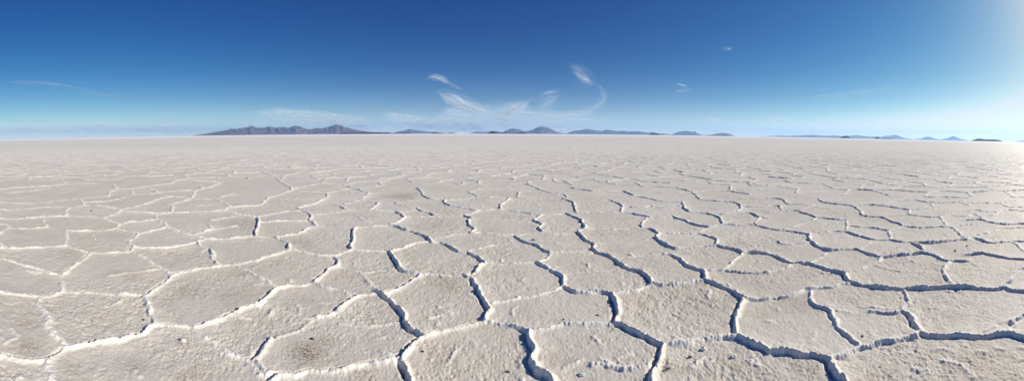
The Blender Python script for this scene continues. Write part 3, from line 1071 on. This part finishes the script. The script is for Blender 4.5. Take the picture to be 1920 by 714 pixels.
# ------------------------------------------------------------------ haze
if HAZE_DENSITY > 0:
    bm = bmesh.new(); bmesh.ops.create_cube(bm, size=1)
    me = bpy.data.meshes.new('haze'); bm.to_mesh(me); bm.free()
    hz = bpy.data.objects.new('haze', me); COL.objects.link(hz)
    hz.scale = (88000, 88000, 1101.2); hz.location = (0, 0, 1101.2 / 2 - 1.2)
    m, nt = new_mat('thin blue air')
    pv = node(nt, 'ShaderNodeVolumePrincipled', in_Density=HAZE_DENSITY, in_Anisotropy=HAZE_G)
    pv.inputs['Color'].default_value = (*HAZE_COL, 1)
    o = node(nt, 'ShaderNodeOutputMaterial'); nt.links.new(pv.outputs[0], o.inputs['Volume'])
    me.materials.append(m)
    tag(hz, 'thin blue haze over the whole salt flat, fading the far mountains', 'haze', kind='stuff')

# ------------------------------------------------------------------ cirrus clouds, thin shells high above the haze
m, nt = new_mat('cirrus')
al = attr_n(nt, 'along'); ac = attr_n(nt, 'across'); fd = attr_n(nt, 'fade')
vec = node(nt, 'ShaderNodeCombineXYZ')
nt.links.new(math_n(nt, 'MULTIPLY', al, .45), vec.inputs[0])
warp = node(nt, 'ShaderNodeTexNoise', in_Scale=.9, in_Detail=2)
geo = node(nt, 'ShaderNodeCombineXYZ'); nt.links.new(al, geo.inputs[0]); nt.links.new(ac, geo.inputs[1]); nt.links.new(attr_n(nt, 'seed'), geo.inputs[2])
nt.links.new(geo.outputs[0], warp.inputs['Vector'])
acw = math_n(nt, 'ADD', ac, math_n(nt, 'MULTIPLY', math_n(nt, 'SUBTRACT', warp.outputs['Fac'], .5), .9))
nt.links.new(math_n(nt, 'MULTIPLY', acw, 4.2), vec.inputs[1]); nt.links.new(attr_n(nt, 'seed'), vec.inputs[2])
streak = noise_n(nt, vec.outputs[0], .8, 8, .72)
a = math_n(nt, 'MULTIPLY', fd, ramp(nt, streak, .36, .66, .10, 1.15))
vec2 = node(nt, 'ShaderNodeCombineXYZ'); nt.links.new(math_n(nt, 'MULTIPLY', al, .55), vec2.inputs[0]); nt.links.new(math_n(nt, 'MULTIPLY', acw, 1.1), vec2.inputs[1]); nt.links.new(math_n(nt, 'ADD', attr_n(nt, 'seed'), 31.0), vec2.inputs[2])
a = math_n(nt, 'MULTIPLY', a, ramp(nt, noise_n(nt, vec2.outputs[0], 1.3, 3, .6), .32, .60, .30, 1.25))
a = math_n(nt, 'MINIMUM', a, .9)
sn = node(nt, 'ShaderNodeCombineXYZ', in_0=sdir.x, in_1=sdir.y, in_2=sdir.z)      # ice scatters the same whatever way the sheet lies
df = node(nt, 'ShaderNodeBsdfDiffuse', in_Color=(.80, .89, 1.0, 1))
nt.links.new(sn.outputs[0], df.inputs['Normal'])
tl = node(nt, 'ShaderNodeBsdfTranslucent', in_Color=(.80, .89, 1.0, 1))
ad = node(nt, 'ShaderNodeMixShader', in_Fac=.12)
nt.links.new(df.outputs[0], ad.inputs[1]); nt.links.new(tl.outputs[0], ad.inputs[2])
tr = node(nt, 'ShaderNodeBsdfTransparent')
mx = node(nt, 'ShaderNodeMixShader')
nt.links.new(a, mx.inputs[0]); nt.links.new(tr.outputs[0], mx.inputs[1]); nt.links.new(ad.outputs[0], mx.inputs[2])
o = node(nt, 'ShaderNodeOutputMaterial'); nt.links.new(mx.outputs[0], o.inputs[0])
CIRRUS = m


def cloud(strokes, label, kind=None, name='cirrus_cloud', alt=6500.0):
    """strokes: (points, half width in pixels, opacity, start taper, end taper); each a ribbon of a few hundred metres' thickness"""
    VV, QQ, al_, ac_, fd_, sd_ = [], [], [], [], [], []
    base = 0
    for si, (text, hw, op, t0, t1) in enumerate(strokes):
        p = np.array([[float(v) for v in q.split(',')] for q in text.split()])
        C, s = resample(p, 3.0)
        n = len(C); M = 13
        T = np.gradient(C, axis=0); T /= np.maximum(np.hypot(*T.T), 1e-9)[:, None]
        N = np.stack([-T[:, 1], T[:, 0]], -1)
        u = s / s[-1]
        tap = np.clip(u / max(t0, 1e-3), 0, 1) * np.clip((1 - u) / max(t1, 1e-3), 0, 1)
        tap = tap * tap * (3 - 2 * tap)
        wid = hw * (.12 + .88 * tap ** .8) * (1 + .25 * perlin(s / 40, s * 0 + si, si + 3))
        v = np.linspace(-1, 1, M)
        P = C[:, None] + N[:, None] * (v[None, :, None] * wid[:, None, None])
        P[..., 1] = np.minimum(P[..., 1], 249.5 if alt > 0 else 999)
        d = ray(P[..., 0], P[..., 1])
        d[..., 2] = np.maximum(d[..., 2], .004)
        bell = (1 - v[None] ** 2) * np.ones((n, 1))
        for top in (0, 1):
            zz = alt + top * (40 + 260 * bell * tap[:, None])
            zz = zz + si * 120
            pos = d / d[..., 2:3] * zz[..., None]
            VV.append(pos.reshape(-1, 3))
            idx = base + (np.arange(n - 1)[:, None] * M + np.arange(M - 1)[None])
            q = np.stack([idx, idx + 1, idx + M + 1, idx + M], -1).reshape(-1, 4)
            QQ.append(q if top == 0 else q[:, ::-1])
            al_.append(np.repeat(s[:, None] / max(hw, 6) * .55, M, 1).ravel()); ac_.append(np.repeat(v[None], n, 0).ravel())
            fd_.append((op * .5 * tap[:, None] * bell ** 1.8).ravel()); sd_.append(np.full(n * M, si * 3.7 + len(label)))
            base += n * M
        # close the rim between the two shells
        b0 = base - 2 * n * M; b1 = base - n * M
        rim = [i * M for i in range(n)] + [(n - 1) * M + j for j in range(1, M)] + [i * M + M - 1 for i in range(n - 2, -1, -1)] + [j for j in range(M - 2, 0, -1)]
        r0 = np.array(rim); r1 = np.roll(r0, -1)
        QQ.append(np.stack([b0 + r0, b1 + r0, b1 + r1, b0 + r1], -1))
    V3 = np.vstack(VV); Q = np.vstack(QQ)
    org = V3.mean(0)
    me = raw_mesh(name, V3 - org, Q.ravel().astype(np.int32), (np.arange(len(Q)) * 4).astype(np.int32), True,
                  (('along', np.concatenate(al_)), ('across', np.concatenate(ac_)), ('fade', np.concatenate(fd_)), ('seed', np.concatenate(sd_))))
    me.materials.append(CIRRUS)
    ob = bpy.data.objects.new(name, me); COL.objects.link(ob); ob.location = org
    return tag(ob, label, 'cloud', 'cirrus clouds over the horizon' if not kind else None, kind)


for strokes, label, kind in CLOUDS:
    cloud(strokes, label, kind)

# ------------------------------------------------------------------ render settings
vs = SC.view_settings
SC.display_settings.display_device = 'sRGB'
vs.view_transform = 'Standard'; vs.look = 'None'; vs.exposure = EXPOSURE; vs.gamma = 1.0; vs.use_curve_mapping = False
SC.render.engine = 'CYCLES'
cy = SC.cycles
cy.use_denoising = True
cy.max_bounces = 6; cy.diffuse_bounces = 2; cy.glossy_bounces = 2; cy.transparent_max_bounces = 24; cy.volume_bounces = 2
cy.use_adaptive_sampling = True; cy.adaptive_threshold = .01
cy.sample_clamp_indirect = 5
